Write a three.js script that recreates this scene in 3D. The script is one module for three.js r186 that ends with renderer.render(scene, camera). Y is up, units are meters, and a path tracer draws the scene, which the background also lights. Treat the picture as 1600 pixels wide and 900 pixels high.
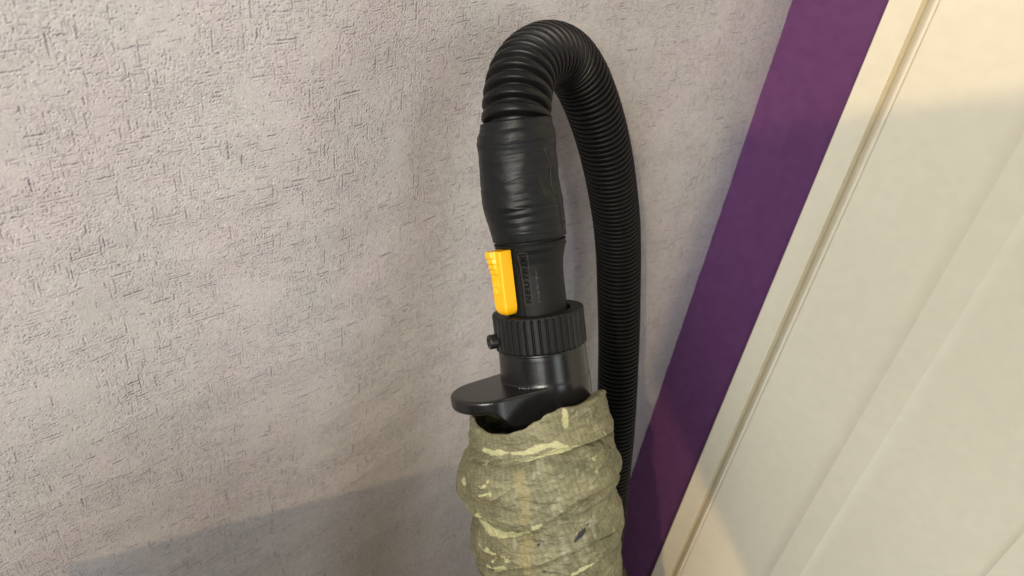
import * as THREE from 'three';
import { mergeGeometries } from 'three/addons/utils/BufferGeometryUtils.js';
import { ImprovedNoise } from 'three/addons/math/ImprovedNoise.js';
import { TextGeometry } from 'three/addons/geometries/TextGeometry.js';
import { FontLoader } from 'three/addons/loaders/FontLoader.js';
import { RectAreaLightUniformsLib } from 'three/addons/lights/RectAreaLightUniformsLib.js';

// ------------------------------------------------------------------ camera, light, exposure
const F = 1180, W = 1600, H = 900;                       // focal length and size of the photograph in its pixels
const CAM_Y = 0.95, CAM_Z = 0.252, CORNER_X = 0.46;      // camera height, its distance to the papered wall, the room corner
// directions in camera axes (x right, y down, z forward), from the vanishing points
const dn = new THREE.Vector3(550 - 800, 2030 - 450, F).normalize();                 // straight down
const ux = new THREE.Vector3(2350 - 800, -150 - 450, F);                            // along the papered wall, to the corner
ux.addScaledVector(dn, -ux.dot(dn)).normalize();
const nw = new THREE.Vector3().crossVectors(ux, dn);                                // into the papered wall
const camPos = new THREE.Vector3(0, CAM_Y, CAM_Z);
const dirW = (v) => new THREE.Vector3(v.dot(ux), -v.dot(dn), -v.dot(nw));           // camera axes -> world
const ray = (px, py) => dirW(new THREE.Vector3((px - W / 2) / F, (py - H / 2) / F, 1));
const at = (px, py, depth) => ray(px, py).multiplyScalar(depth).add(camPos);        // pixel + depth in metres -> world
const onX = (px, py, x) => { const r = ray(px, py); return r.multiplyScalar((x - camPos.x) / r.x).add(camPos); };

const scene = new THREE.Scene();
const camera = new THREE.PerspectiveCamera(2 * Math.atan(H / 2 / F) * 180 / Math.PI, 16 / 9, 0.01, 30);
{
  const X = dirW(new THREE.Vector3(1, 0, 0)), Y = dirW(new THREE.Vector3(0, -1, 0)), Z = dirW(new THREE.Vector3(0, 0, -1));
  camera.matrixAutoUpdate = true;
  camera.position.copy(camPos);
  camera.quaternion.setFromRotationMatrix(new THREE.Matrix4().makeBasis(X, Y, Z));
  camera.focus = 0.33; camera.userData.fStop = 18;
}
scene.background = new THREE.Color().setRGB(0.03, 0.03, 0.032);   // the dim rest of the room

const renderer = new THREE.WebGLRenderer({ antialias: true });
renderer.toneMapping = THREE.LinearToneMapping;
renderer.toneMappingExposure = 0.88;
renderer.shadowMap.enabled = true;
RectAreaLightUniformsLib.init();

const LAMP = at(800, 450, 0).add(dirW(new THREE.Vector3(-0.23, -0.06, -0.97)).multiplyScalar(1.32));
const lampLight = new THREE.PointLight(new THREE.Color().setRGB(1.0, 0.70, 0.38), 4.1);
lampLight.position.copy(LAMP); lampLight.castShadow = true; lampLight.shadow.radius = 0.4; lampLight.shadow.bias = -0.0005;
lampLight.name = 'lamp_light'; scene.add(lampLight);

// daylight: a broad window at the left, a narrower one opposite the papered wall
const WINDOWS = [
  { pos: new THREE.Vector3(-1.2, 1.8, 0.86), aim: new THREE.Vector3(0.35, 0.75, 0.05), w: 0.95, h: 0.95, nits: 20.5, label: 'broad white framed window full of daylight' },
  { pos: new THREE.Vector3(0.02, 1.5, 2.1), aim: new THREE.Vector3(0.2, 0.75, 0.0), w: 0.42, h: 1.1, nits: 5.0, label: 'tall narrow window opposite the papered wall' },
];
for (const wd of WINDOWS) {
  const l = new THREE.RectAreaLight(new THREE.Color().setRGB(0.91, 0.965, 1.0), wd.nits, wd.w, wd.h);
  l.position.copy(wd.pos); l.lookAt(wd.aim.x, wd.pos.y, wd.aim.z); l.name = 'window_light'; scene.add(l);
}

// ------------------------------------------------------------------ helpers
let seed = 12345;
const rnd = () => { seed = (seed * 1664525 + 1013904223) >>> 0; return seed / 4294967296; };
const rr = (a, b) => a + (b - a) * rnd();
const noise = new ImprovedNoise();
const N3 = (x, y, z) => noise.noise(x, y, z);
const clamp = (x, a = 0, b = 1) => Math.min(b, Math.max(a, x));
const sstep = (a, b, x) => { const t = clamp((x - a) / (b - a)); return t * t * (3 - 2 * t); };
const lerp = (a, b, t) => a + (b - a) * t;
const table = (T) => (x) => {                            // smooth monotone look-up through sorted [x, y] rows
  if (x <= T[0][0]) return T[0][1];
  for (let i = 1; i < T.length; i++) if (x <= T[i][0]) { const t = (x - T[i - 1][0]) / (T[i][0] - T[i - 1][0]); return lerp(T[i - 1][1], T[i][1], t * t * (3 - 2 * t) * 0.6 + t * 0.4); }
  return T[T.length - 1][1];
};
function mesh(name, geometry, material, parent = scene) {
  const m = new THREE.Mesh(geometry, material); m.name = name; m.castShadow = m.receiveShadow = true; parent.add(m); return m;
}
function tag(o, label, category, kind) { o.userData.label = label; if (category) o.userData.category = category; if (kind) o.userData.kind = kind; return o; }
// a grid of (nu + 1) x (nv + 1) points; wrap closes it in u (normals averaged over the seam)
function grid(nu, nv, fn, wrap = false, flip = false) {
  const P = new Float32Array((nu + 1) * (nv + 1) * 3), UV = new Float32Array((nu + 1) * (nv + 1) * 2), I = [];
  for (let j = 0; j <= nv; j++) for (let i = 0; i <= nu; i++) {
    const k = j * (nu + 1) + i, p = fn(i / nu, j / nv);
    P.set([p[0], p[1], p[2]], k * 3); UV.set(p.length > 3 ? [p[3], p[4]] : [i / nu, j / nv], k * 2);
    if (i < nu && j < nv) { const a = k, b = k + 1, c = k + nu + 1, d = c + 1; flip ? I.push(a, c, b, b, c, d) : I.push(a, b, c, b, d, c); }
  }
  const g = new THREE.BufferGeometry();
  g.setAttribute('position', new THREE.BufferAttribute(P, 3)); g.setAttribute('uv', new THREE.BufferAttribute(UV, 2)); g.setIndex(I); g.computeVertexNormals();
  if (wrap) {
    const n = g.attributes.normal, v = new THREE.Vector3(), w = new THREE.Vector3();
    for (let j = 0; j <= nv; j++) { const a = j * (nu + 1), b = a + nu; v.fromBufferAttribute(n, a).add(w.fromBufferAttribute(n, b)).normalize(); n.setXYZ(a, v.x, v.y, v.z); n.setXYZ(b, v.x, v.y, v.z); }
  }
  return g;
}
// sweep of a closed profile section [r, y] round the y axis with optional radius change
const revolve = (prof, nu, mod = (r) => r) => grid(nu, prof.length - 1, (u, v) => {
  const j = Math.round(v * (prof.length - 1)), th = u * Math.PI * 2 - Math.PI, r = mod(prof[j][0], th, prof[j][1]);
  return [r * Math.sin(th), prof[j][1], r * Math.cos(th)];
}, true, true);
function dataTex(size, fill, srgb, h = size) {
  const d = new Uint8Array(size * h * 4);
  for (let j = 0; j < h; j++) for (let i = 0; i < size; i++) { const c = fill(i, j), k = (j * size + i) * 4; d[k] = clamp(c[0], 0, 1) * 255; d[k + 1] = clamp(c[1], 0, 1) * 255; d[k + 2] = clamp(c[2], 0, 1) * 255; d[k + 3] = 255; }
  const t = new THREE.DataTexture(d, size, h); t.wrapS = t.wrapT = THREE.RepeatWrapping; t.magFilter = THREE.LinearFilter; t.minFilter = THREE.LinearMipmapLinearFilter; t.generateMipmaps = true;
  if (srgb) t.colorSpace = THREE.SRGBColorSpace; t.needsUpdate = true; return t;
}
const std = (o) => new THREE.MeshPhysicalMaterial(o);
const lin = (r, g, b) => new THREE.Color().setRGB(r, g, b);
const MM = 0.001;

// ------------------------------------------------------------------ materials
// tiling value noise, cheap, for textures
function tileNoise(n, s) { const a = new Float32Array(n * n); let q = s; const R = () => { q = (q * 1664525 + 1013904223) >>> 0; return q / 4294967296; }; for (let i = 0; i < n * n; i++) a[i] = R(); return (u, v) => { const x = u * n, y = v * n, i = Math.floor(x), j = Math.floor(y), fx = x - i, fy = y - j, sx = fx * fx * (3 - 2 * fx), sy = fy * fy * (3 - 2 * fy), m = (k) => ((k % n) + n) % n; return lerp(lerp(a[m(j) * n + m(i)], a[m(j) * n + m(i + 1)], sx), lerp(a[m(j + 1) * n + m(i)], a[m(j + 1) * n + m(i + 1)], sx), sy); }; }

// embossed wallpaper: short pressed strokes along and across, pits, glitter; one tile is 0.37 m
const WP = 2048, wpDent = new Float32Array(WP * WP), wpRise = new Float32Array(WP * WP), wpGlit = new Float32Array(WP * WP);
{
  const dens = tileNoise(28, 7), dens2 = tileNoise(9, 99), wob = tileNoise(300, 5);
  const put = (A, x, y, v) => { const i = ((Math.round(x) % WP) + WP) % WP, j = ((Math.round(y) % WP) + WP) % WP, k = j * WP + i; if (v > A[k]) A[k] = v; };
  const dab = (A, x, y, r, v) => { const R = Math.ceil(r); for (let b = -R; b <= R; b++) for (let a = -R; a <= R; a++) { const d = Math.hypot(a, b); if (d < r + 0.5) put(A, x + a, y + b, v * clamp(r + 0.5 - d)); } };
  const stroke = (horizontal, len, wid, depth) => {
    let x = rr(0, WP), y = rr(0, WP);
    const dd = dens(x / WP, y / WP) * 0.6 + dens2(x / WP, y / WP) * 0.4;
    if (rnd() > sstep(0.12, 0.62, dd)) return;
    const drift = rr(-0.03, 0.03);
    for (let s = 0; s < len; s += 0.8) {
      const px = horizontal ? x + s : x + s * drift + (wob(s / 60, x / WP) - 0.5) * 3, py = horizontal ? y + s * drift + (wob(s / 60, y / WP) - 0.5) * 3 : y + s;
      const k = depth * (0.35 + 0.9 * wob(px / WP * 3 % 1, py / WP * 3 % 1)) * Math.min(1, (s + 2) / 6, (len - s + 2) / 6);
      dab(wpDent, px, py, wid * rr(0.7, 1.15), k);
      if (horizontal) dab(wpRise, px, py - wid * 2.2, wid * 1.1, k * 0.7); else dab(wpRise, px + wid * 2.2, py, wid * 1.1, k * 0.7);
    }
  };
  for (let i = 0; i < 110000; i++) { const h = rnd() < 0.5; stroke(h, 2 + Math.pow(rnd(), 2) * 12, rr(0.55, 1.15), rr(0.2, 0.75)); }
  for (let i = 0; i < 15000; i++) { const h = rnd() < 0.52; stroke(h, 4 + Math.pow(rnd(), 2.6) * (h ? 46 : 40), rr(0.7, 1.6), rr(0.25, 0.95)); }
  for (let i = 0; i < 80000; i++) { const x = rr(0, WP), y = rr(0, WP); if (rnd() < dens(x / WP, y / WP)) dab(wpDent, x, y, rr(0.5, 1.7), rr(0.2, 0.95)); }
  for (let i = 0; i < 12000; i++) { const x = rr(0, WP), y = rr(0, WP); dab(wpRise, x, y, rr(0.6, 2.2), rr(0.2, 0.8)); }
  for (const A of [wpDent, wpRise]) { const B = A.slice(); for (let j = 0; j < WP; j++) for (let i = 0; i < WP; i++) { const l = (i + WP - 1) % WP, r = (i + 1) % WP, u = ((j + WP - 1) % WP) * WP, d = ((j + 1) % WP) * WP, m = j * WP; A[m + i] = B[m + i] * 0.28 + (B[m + l] + B[m + r] + B[u + i] + B[d + i]) * 0.12 + (B[u + l] + B[u + r] + B[d + l] + B[d + r]) * 0.06; } }
  for (let i = 0; i < 3600; i++) dab(wpGlit, rr(0, WP), rr(0, WP), rr(0.6, 1.1), rr(0.6, 1));
}
const fineN = tileNoise(700, 3), midN = tileNoise(160, 4), tintN = tileNoise(12, 31), tintM = tileNoise(40, 32);
const wpColor = dataTex(WP, (i, j) => {
  const k = j * WP + i, u = i / WP, v = j / WP, d = wpDent[k], t = tintN(u, v) * 0.6 + tintM(u, v) * 0.4 - 0.5, f = (fineN(u, v) - 0.5) * 0.045 + (midN(u, v) - 0.5) * 0.03;
  const dk = 1 - 0.21 * d, g = wpGlit[k];
  return [(0.735 + t * 0.02 + f) * dk * (1 - g) + g, (0.714 - t * 0.01 + f) * (dk - 0.012 * d) * (1 - g) + g, (0.712 + t * 0.01 + f) * (dk + 0.02 * d) * (1 - g) + g];
}, true);
const wpBump = dataTex(WP, (i, j) => { const k = j * WP + i, u = i / WP, v = j / WP, h = 0.5 - 0.42 * wpDent[k] + 0.22 * wpRise[k] + (fineN(u, v) - 0.5) * 0.07 + (midN(u, v) - 0.5) * 0.06; return [h, h, h]; }, false);
const wpRough = dataTex(1024, (i, j) => { const g = wpGlit[(j * 2) * WP + i * 2]; return [0, 1 - 0.75 * g, g * 0.6]; }, false);
const mWallpaper = std({ color: 0xffffff, map: wpColor, bumpMap: wpBump, bumpScale: 0.0010, roughness: 0.6, roughnessMap: wpRough, specularIntensity: 0.5 });

const speck = tileNoise(512, 61), speck2 = tileNoise(48, 62);
const paintBump = dataTex(512, (i, j) => { const u = i / 512, v = j / 512, h = 0.5 + (speck(u, v) - 0.5) * 0.25 + (speck2(u, v) - 0.5) * 0.7; return [h, h, h]; }, false);
const paintMap = (r, g, b, a) => dataTex(512, (i, j) => { const u = i / 512, v = j / 512, t = (speck2(u, v) - 0.5) * a + (speck(u, v) - 0.5) * a * 0.8; return [r + t, g + t, b + t]; }, true);
const mPurple = std({ map: paintMap(0.405, 0.24, 0.415, 0.025), bumpMap: paintBump, bumpScale: 0.00012, roughness: 0.42, specularIntensity: 0.8 });
const mWhite = std({ map: paintMap(0.95, 0.915, 0.815, 0.016), bumpMap: paintBump, bumpScale: 0.00006, roughness: 0.4, specularIntensity: 0.9 });

const plasBump = dataTex(512, (i, j) => { const u = i / 512, v = j / 512, h = 0.5 + (speck(u, v) - 0.5) * 0.8; return [h, h, h]; }, false);
const dust = new Float32Array(512 * 512); for (let i = 0; i < 260; i++) { const x = Math.floor(rr(0, 511)), y = Math.floor(rr(0, 511)), s = rr(0.15, 0.7); dust[y * 512 + x] = s; if (rnd() < 0.3) dust[y * 512 + x + 1] = s * 0.7; }
const dustyMap = (r, g, b, amt) => dataTex(512, (i, j) => { const u = i / 512, v = j / 512, t = (speck2(u, v) - 0.5) * 0.025, d = dust[j * 512 + i] * amt; return [r + t + d, g + t + d, b + t + d * 0.95]; }, true);
const mHose = std({ map: dustyMap(0.072, 0.072, 0.073, 0.15), roughness: 0.36, bumpMap: plasBump, bumpScale: 0.00003, specularIntensity: 0.42 });
const mShrink = std({ map: dustyMap(0.09, 0.096, 0.102, 0.5), roughness: 0.34, bumpMap: plasBump, bumpScale: 0.00004, specularIntensity: 0.42 });
const mBody = std({ map: dustyMap(0.09, 0.095, 0.094, 0.4), roughness: 0.5, bumpMap: plasBump, bumpScale: 0.00005, specularIntensity: 0.38 });
const mLetter = std({ color: lin(0.005, 0.005, 0.005), roughness: 0.8, specularIntensity: 0.15 });
const mOutline = std({ color: lin(0.045, 0.045, 0.042), roughness: 0.55 });
const mGloss = std({ map: dustyMap(0.09, 0.09, 0.09, 0.45), roughness: 0.24, bumpMap: plasBump, bumpScale: 0.00002 });
const mRing = std({ map: dustyMap(0.092, 0.095, 0.095, 0.4), specularIntensity: 0.5, roughness: 0.5, bumpMap: plasBump, bumpScale: 0.00006 });
const mYellow = std({ map: paintMap(0.94, 0.70, 0.05, 0.014), roughness: 0.38, bumpMap: plasBump, bumpScale: 0.00002 });
const mScrew = std({ color: lin(0.035, 0.03, 0.028), roughness: 0.33, metalness: 0.6 });
const mSteel = std({ color: lin(0.42, 0.40, 0.37), roughness: 0.42, metalness: 0.9 });
const mBlack = std({ color: lin(0.012, 0.012, 0.012), roughness: 0.5 });
const mDust = std({ color: lin(0.4, 0.39, 0.35), roughness: 0.9 });

// ------------------------------------------------------------------ the setting
const WALL_H = 2.3;
{
  const w = 1.9, x1 = CORNER_X + 0.004;
  const soft = (x, y) => -0.009 * sstep(0.10, 0.235, x + 0.02 * Math.sin(y * 6)) + 0.0011 * Math.sin(x * 47 + 1.1 + 0.8 * Math.sin(y * 9)) * sstep(-0.2, 0.1, x) + 0.0008 * N3(x * 9, y * 7, 3.3) + 0.0006 * N3(x * 31, y * 22, 8.1);
  const g = grid(240, 420, (u, v) => { const x = x1 - w + u * w, y = v * WALL_H; return [x, y, soft(x, y) * (1 - sstep(0.36, 0.455, x)) + 0.0005 * N3(x * 3, y * 55, 2.2) + 0.0003 * N3(x * 3, y * 140, 6.2), x / 0.37, y / 0.37]; });
  const back = new THREE.BoxGeometry(w + 0.1, WALL_H, 0.1); back.translate(x1 - w / 2 + 0.05, WALL_H / 2, -0.08);
  const wall = new THREE.Group(); wall.name = 'wall_left'; scene.add(wall); tag(wall, 'pinkish grey wall with embossed glittery wallpaper', null, 'structure');
  mesh('wallpaper', g, mWallpaper, wall); mesh('wall_core', back, mWhite, wall);
}
// right-hand wall: purple strip, then a white frame and a white panelled door
const TRIM_X = CORNER_X - 0.012, DOOR_X = CORNER_X - 0.0155;
const zTrim0 = onX(1388, 0, TRIM_X).z, zTrim1 = onX(1441, 0, TRIM_X).z, zGap = onX(1468, 0, DOOR_X).z;
const zLine = (px) => onX(px, 900, DOOR_X).z;
const slabUV = (g, s = 0.25) => { const p = g.attributes.position, n = g.attributes.normal, uv = g.attributes.uv; for (let i = 0; i < p.count; i++) { const ax = Math.abs(n.getX(i)), ay = Math.abs(n.getY(i)); ax > 0.6 ? uv.setXY(i, p.getZ(i) / s, p.getY(i) / s) : ay > 0.6 ? uv.setXY(i, p.getX(i) / s, p.getZ(i) / s) : uv.setXY(i, p.getX(i) / s, p.getY(i) / s); } return g; };
const block = (x0, x1, y0, y1, z0, z1) => { const g = new THREE.BoxGeometry(x1 - x0, y1 - y0, z1 - z0); g.translate((x0 + x1) / 2, (y0 + y1) / 2, (z0 + z1) / 2); return slabUV(g); };
tag(mesh('wall_right', block(CORNER_X, CORNER_X + 0.1, 0, WALL_H, -0.01, zTrim0 + 0.01), mPurple), 'narrow purple painted strip of wall in the corner', null, 'structure');
tag(mesh('floor', block(-1.5, CORNER_X + 0.3, -0.05, 0, 0.002, 2.6), std({ color: lin(0.16, 0.13, 0.10), roughness: 0.7 })), 'dark floor below the wall', null, 'structure');
// extrusion along y of a profile [[x, z], ...] running from low z to high z, closed at the back
function moulding(prof, y0, y1, backX) {
  const cols = prof.length - 1;
  const front = grid(cols, 12, (u, v) => { const i = Math.round(u * cols); return [prof[i][0], lerp(y0, y1, v), prof[i][1], prof[i][1] / 0.25, lerp(y0, y1, v) / 0.25]; }, false, true);
  const b = prof[0], e = prof[cols], box = block(Math.max(...prof.map((p) => p[0])) + 0.0006, backX, y0, y1, b[1], e[1]);
  return mergeGeometries([front.toNonIndexed(), box.toNonIndexed()]);
}
{
  const frame = new THREE.Group(); frame.name = 'door_frame'; frame.position.set(CORNER_X, 0, zTrim0); scene.add(frame);
  tag(frame, 'slim white painted door frame with coved edge beside purple wall', 'door frame');
  const P = [[CORNER_X, zTrim0]]; const e = 0.0012;
  for (let k = 0; k <= 6; k++) { const a = k / 6 * Math.PI / 2; P.push([TRIM_X + e - e * Math.sin(a), zTrim0 + e - e * Math.cos(a)]); }
  const wC = zGap - zTrim1;
  for (let k = 0; k <= 5; k++) { const a = k / 5 * Math.PI / 2; P.push([TRIM_X + 0.0008 - 0.0008 * Math.cos(a), zTrim1 - 0.0008 + 0.0008 * Math.sin(a)]); }
  const g0 = 0.0013, dep = 0.0090;                                                  // dark gap, then a rounded bead rising to the door's face, then a fine quirk
  P.push([TRIM_X + 0.0112, zTrim1 + 0.0001], [TRIM_X + 0.0112, zTrim1 + g0], [DOOR_X + dep, zTrim1 + g0 + 0.0001]);
  for (let k = 1; k <= 16; k++) { const t = k / 16; P.push([DOOR_X + dep * Math.pow(1 - Math.sin(t * Math.PI / 2), 0.85), zTrim1 + g0 + (wC - g0 - 0.0012) * t]); }
  P.push([DOOR_X + 0.0006, zGap - 0.0007], [DOOR_X + 0.0009, zGap - 0.0002]);
  const sh = P.map(([x, z]) => [x - CORNER_X, z - zTrim0]);
  mesh('architrave', moulding(sh, 0, 2.1, 0.05), mWhite, frame);

  const door = new THREE.Group(); door.name = 'panelled_door'; door.position.set(CORNER_X, 0, zGap); scene.add(door);
  tag(door, 'cream white door with long recessed panel mouldings', 'door');
  const z1 = zLine(1185), z2 = zLine(1203), z3 = zLine(1249), z4 = zLine(1270), z5 = zLine(1519), z6 = zLine(1540), zEnd = z6 + 0.38, D = -0.0015;
  const L = (P2) => P2.map(([x, z]) => [x - CORNER_X, z - zGap]);
  const s = 0.0005, stile = [];
  for (let k = 0; k <= 6; k++) { const a = k / 6 * Math.PI / 2; stile.push([DOOR_X + 0.001 - 0.001 * Math.sin(a), zGap + 0.0014 * (1 - Math.cos(a))]); }
  stile.push([DOOR_X, z1 - 0.002]);
  mesh('stile', moulding(L(stile), 0.012, 2.05, 0.03), mWhite, door);
  const ogee = (a, b, d0, d1, n = 16) => { const o = []; for (let k = 0; k <= n; k++) { const t = k / n; o.push([DOOR_X + lerp(d0, d1, d1 < d0 ? Math.pow(t, 2.2) : 1 - Math.pow(1 - t, 2.2)), lerp(a, b, t)]); } return o; };
  mesh('panel_moulding', moulding(L([...ogee(z1 - 0.002, z2, 0, D), ...ogee(z3, z4, D, 0)]), 0.012, 2.05, 0.03), mWhite, door);
  mesh('panel', moulding(L([...ogee(z4, z4 + 0.003, 0, 0, 3), [DOOR_X, z5], ...ogee(z5 + s, z6, 0, -0.0014), [DOOR_X - 0.0014, zEnd]]), 0.012, 2.05, 0.03), mWhite, door);
}

// ------------------------------------------------------------------ the leaning staff's own axes: millimetres, y up along it, z towards the camera
const TOP = at(807, 195, 0.300);
const BOT = at(852, 590, 0.3175);
const Yp = TOP.clone().sub(BOT).normalize();
const Zp = camPos.clone().sub(TOP).addScaledVector(Yp, -camPos.clone().sub(TOP).dot(Yp)).normalize();
const Xp = new THREE.Vector3().crossVectors(Yp, Zp);
const FRAME = new THREE.Matrix4().makeBasis(Xp, Yp, Zp).setPosition(TOP);
const toP = (v) => { const d = v.clone().sub(TOP); return new THREE.Vector3(d.dot(Xp), d.dot(Yp), d.dot(Zp)).multiplyScalar(1000); };
const eyeP = toP(camPos);
const pl = (px, py, z = 0) => { const q = toP(camPos.clone().add(ray(px, py))).sub(eyeP), t = (z - eyeP.z) / q.z; return { x: eyeP.x + q.x * t, y: eyeP.y + q.y * t }; };  // pixel -> staff plane at height z
const local = (g) => { g.scale(MM, MM, MM); return g; };

// ------------------------------------------------------------------ corrugated conduit with sleeve and plug
const cable = new THREE.Group(); cable.name = 'conduit_cable'; scene.add(cable);
cable.applyMatrix4(FRAME);
tag(cable, 'black corrugated conduit looping into a plug with yellow latch', 'cable');
{
  const pts = [[809, 214, 0.3005], [807, 190, 0.300], [808, 160, 0.3015], [812, 132, 0.305], [822, 108, 0.3115], [840, 90, 0.3215], [863, 83, 0.335], [886, 93, 0.349], [905, 118, 0.361], [922, 155, 0.374], [937, 200, 0.390], [949, 250, 0.408], [957, 297, 0.427], [963, 343, 0.446], [966, 390, 0.465], [967, 450, 0.486], [967, 520, 0.508], [965, 600, 0.530], [961, 680, 0.552], [954, 760, 0.574], [946, 840, 0.596]].map((p) => at(...p));
  const last = pts[pts.length - 1];
  pts.push(new THREE.Vector3(last.x + 0.006, last.y - 0.12, last.z + 0.004), new THREE.Vector3(last.x + 0.008, 0.14, last.z + 0.015), new THREE.Vector3(last.x - 0.02, 0.035, last.z + 0.06), new THREE.Vector3(last.x - 0.08, 0.0145, last.z + 0.16), new THREE.Vector3(last.x - 0.14, 0.0145, last.z + 0.32));
  const curve = new THREE.CatmullRomCurve3(pts, false, 'centripetal');
  curve.arcLengthDivisions = 3000;
  const len = curve.getLength(), per = 14, nu = 44, S = [0];                        // rings open on the first bend, closer further on
  while (S[S.length - 1] < len - 0.001) { const q = S[S.length - 1]; S.push(Math.min(len, q + lerp(0.0050, 0.0035, sstep(0.045, 0.11, q)) / per)); }
  const nv = S.length - 1;
  const C = [], T = []; for (let j = 0; j <= nv; j++) { const u = S[j] / len; C.push(curve.getPointAt(u)); T.push(curve.getTangentAt(u)); }
  const A = [Xp.clone().addScaledVector(T[0], -Xp.dot(T[0])).normalize()];
  for (let j = 1; j <= nv; j++) A.push(A[j - 1].clone().addScaledVector(T[j], -A[j - 1].dot(T[j])).normalize());
  const B = A.map((a, j) => new THREE.Vector3().crossVectors(T[j], a));
  // ridge profile over one pitch: broad rounded crest, narrow deep valley
  const wave = [0, 0, 0.05, 0.62, 0.9, 0.985, 1, 1, 1, 0.985, 0.9, 0.62, 0.05, 0];
  const g = grid(nu, nv, (u, v) => {
    const j = Math.round(v * nv), th = u * Math.PI * 2, seam = Math.exp(-Math.pow((((th - 4.2 + 9.42) % 6.283) - 3.1416) / 0.02, 2));
    const r = 0.0114 + 0.0026 * wave[j % per] * (1 - 0.25 * seam);
    const p = C[j].clone().addScaledVector(A[j], r * Math.cos(th)).addScaledVector(B[j], r * Math.sin(th));
    return [p.x, p.y, p.z, u * 3.5, S[j] / 0.025];
  }, true);
  g.applyMatrix4(FRAME.clone().invert());
  mesh('corrugated_hose', g, mHose, cable);
}
const yOf = (px, py) => pl(px, py).y;
{ // shrunk rubber sleeve
  const y0 = yOf(807, 190) , y1 = yOf(822, 371);
  const prof = table([[-0.02, 13.6], [0, 14.55], [0.06, 14.9], [0.10, 15.6], [0.16, 15.9], [0.24, 15.5], [0.34, 15.6], [0.48, 15.75], [0.60, 16.0], [0.70, 16.15], [0.80, 15.7], [0.90, 15.3], [0.97, 15.05], [1.02, 14.9]]);
  // ridges: [v along, theta, height, half-width along, half-width round, slant]
  const R = [[0.115, -0.1, 0.35, 0.018, 1.4, 0], [0.165, 0.3, 0.28, 0.013, 0.8, 0.01], [0.20, -0.2, -0.25, 0.012, 0.6, 0], [0.285, -0.1, -0.55, 0.018, 0.5, -0.02], [0.32, 0.1, 0.25, 0.016, 0.7, -0.01], [0.45, -0.05, -0.22, 0.010, 0.3, 0], [0.50, -0.05, 0.3, 0.014, 0.35, 0], [0.555, 0.15, 0.35, 0.012, 0.4, -0.035], [0.60, 0, -0.2, 0.011, 0.35, -0.03], [0.66, 0.05, -0.35, 0.011, 0.4, -0.03], [0.69, 0.1, 0.42, 0.014, 0.55, -0.03], [0.735, 0, -0.5, 0.011, 0.45, -0.035], [0.765, 0.05, 0.42, 0.014, 0.6, -0.02], [0.80, 0, -0.45, 0.010, 0.5, -0.02], [0.835, 0.1, 0.3, 0.013, 0.6, -0.01], [0.87, 0, -0.25, 0.011, 0.5, -0.03], [0.90, 0.0, 0.2, 0.02, 0.8, 0], [0.09, 0.9, 0.3, 0.012, 0.3, 0.02], [0.14, 1.0, 0.3, 0.012, 0.3, 0.03], [0.62, -1.2, 0.3, 0.05, 0.4, 0], [0.2, -1.4, 0.35, 0.06, 0.4, 0]];
  const flap = (th, v) => { const e = 0.82 + 0.55 * Math.max(0, v - 0.28) + 0.05 * Math.sin(v * 19); return sstep(e - 0.012, e + 0.012, th) * sstep(0.235 - 0.05 * (th - 0.8), 0.25 - 0.05 * (th - 0.8), v) * (1 - sstep(2.2, 2.3, th)); };
  const dent = (th, v) => sstep(0.42, 0.56, th - 0.75 * (v - 0.42)) * sstep(0.41, 0.44, v) * (1 - sstep(0.60, 0.66, v)) * (1 - sstep(0.9, 1.1, th));
  // edges of the overlapping wraps, running slantwise round the sleeve
  const wrapEdge = (th, v) => { let h = 0; for (const [a, sl, w] of [[0.22, 0.05, 0.9], [0.47, -0.06, 1], [0.71, 0.045, 0.8], [0.93, -0.02, 0.7]]) { const d = v - a - sl * th - 0.012 * Math.sin(th * 3 + a * 20); h += w * (d < 0 ? 0 : Math.exp(-d / 0.05)) * sstep(-0.004, 0.004, d); } return h; };
  const rad = (th, v) => { let r = prof(v) - 0.1; for (const [a, b, h, wa, wb, sl] of R) { const dv = (v - a - sl * (th - b)) / wa, dt = (th - b) / wb; if (Math.abs(dv) < 3 && Math.abs(dt) < 3) r += 0.34 * h * Math.exp(-dv * dv - dt * dt); } return r + 0.30 * N3(th * 1.5, v * 6, 1) + 0.14 * N3(th * 3.2, v * 15, 5) + 0.25 * wrapEdge(th, v) + 0.35 * flap(th, v) - 0.5 * dent(th, v); };
  const bow = (v) => -1.5 * Math.sin(Math.PI * clamp(v)) - 0.35 * Math.sin(2 * Math.PI * clamp(v)) * 0;
  const body = grid(220, 240, (u, v) => { const th = u * Math.PI * 2 - Math.PI, r = rad(th, v); return [bow(v) + r * Math.sin(th), lerp(y0, y1, v), r * Math.cos(th), u * 4, v * 2]; }, true, true);
  const lipT = revolve([[11.5, y0 + 0.1], [13.6, y0 + 0.55], [14.3, y0 + 0.35], [14.6, y0 - 0.05]].reverse(), 100), lipB = revolve([[15.0, y1 + 0.05], [14.9, y1 - 0.4], [14.5, y1 - 0.6], [12.5, y1 - 0.5]], 100);
  const sleeve = mesh('rubber_sleeve', local(mergeGeometries([body, lipT, lipB])), mShrink, cable);
  const edge = []; for (let k = 0; k <= 30; k++) { const v = lerp(0.25, 0.64, k / 30), th = 0.815 + 0.55 * Math.max(0, v - 0.28) + 0.05 * Math.sin(v * 19), r = rad(th, v) + 0.12; edge.push(new THREE.Vector3(bow(v) + r * Math.sin(th), lerp(y0, y1, v), r * Math.cos(th))); }
  mesh('seam_edge', local(new THREE.TubeGeometry(new THREE.CatmullRomCurve3(edge), 60, 0.1, 6)), mOutline, sleeve);
}
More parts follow.
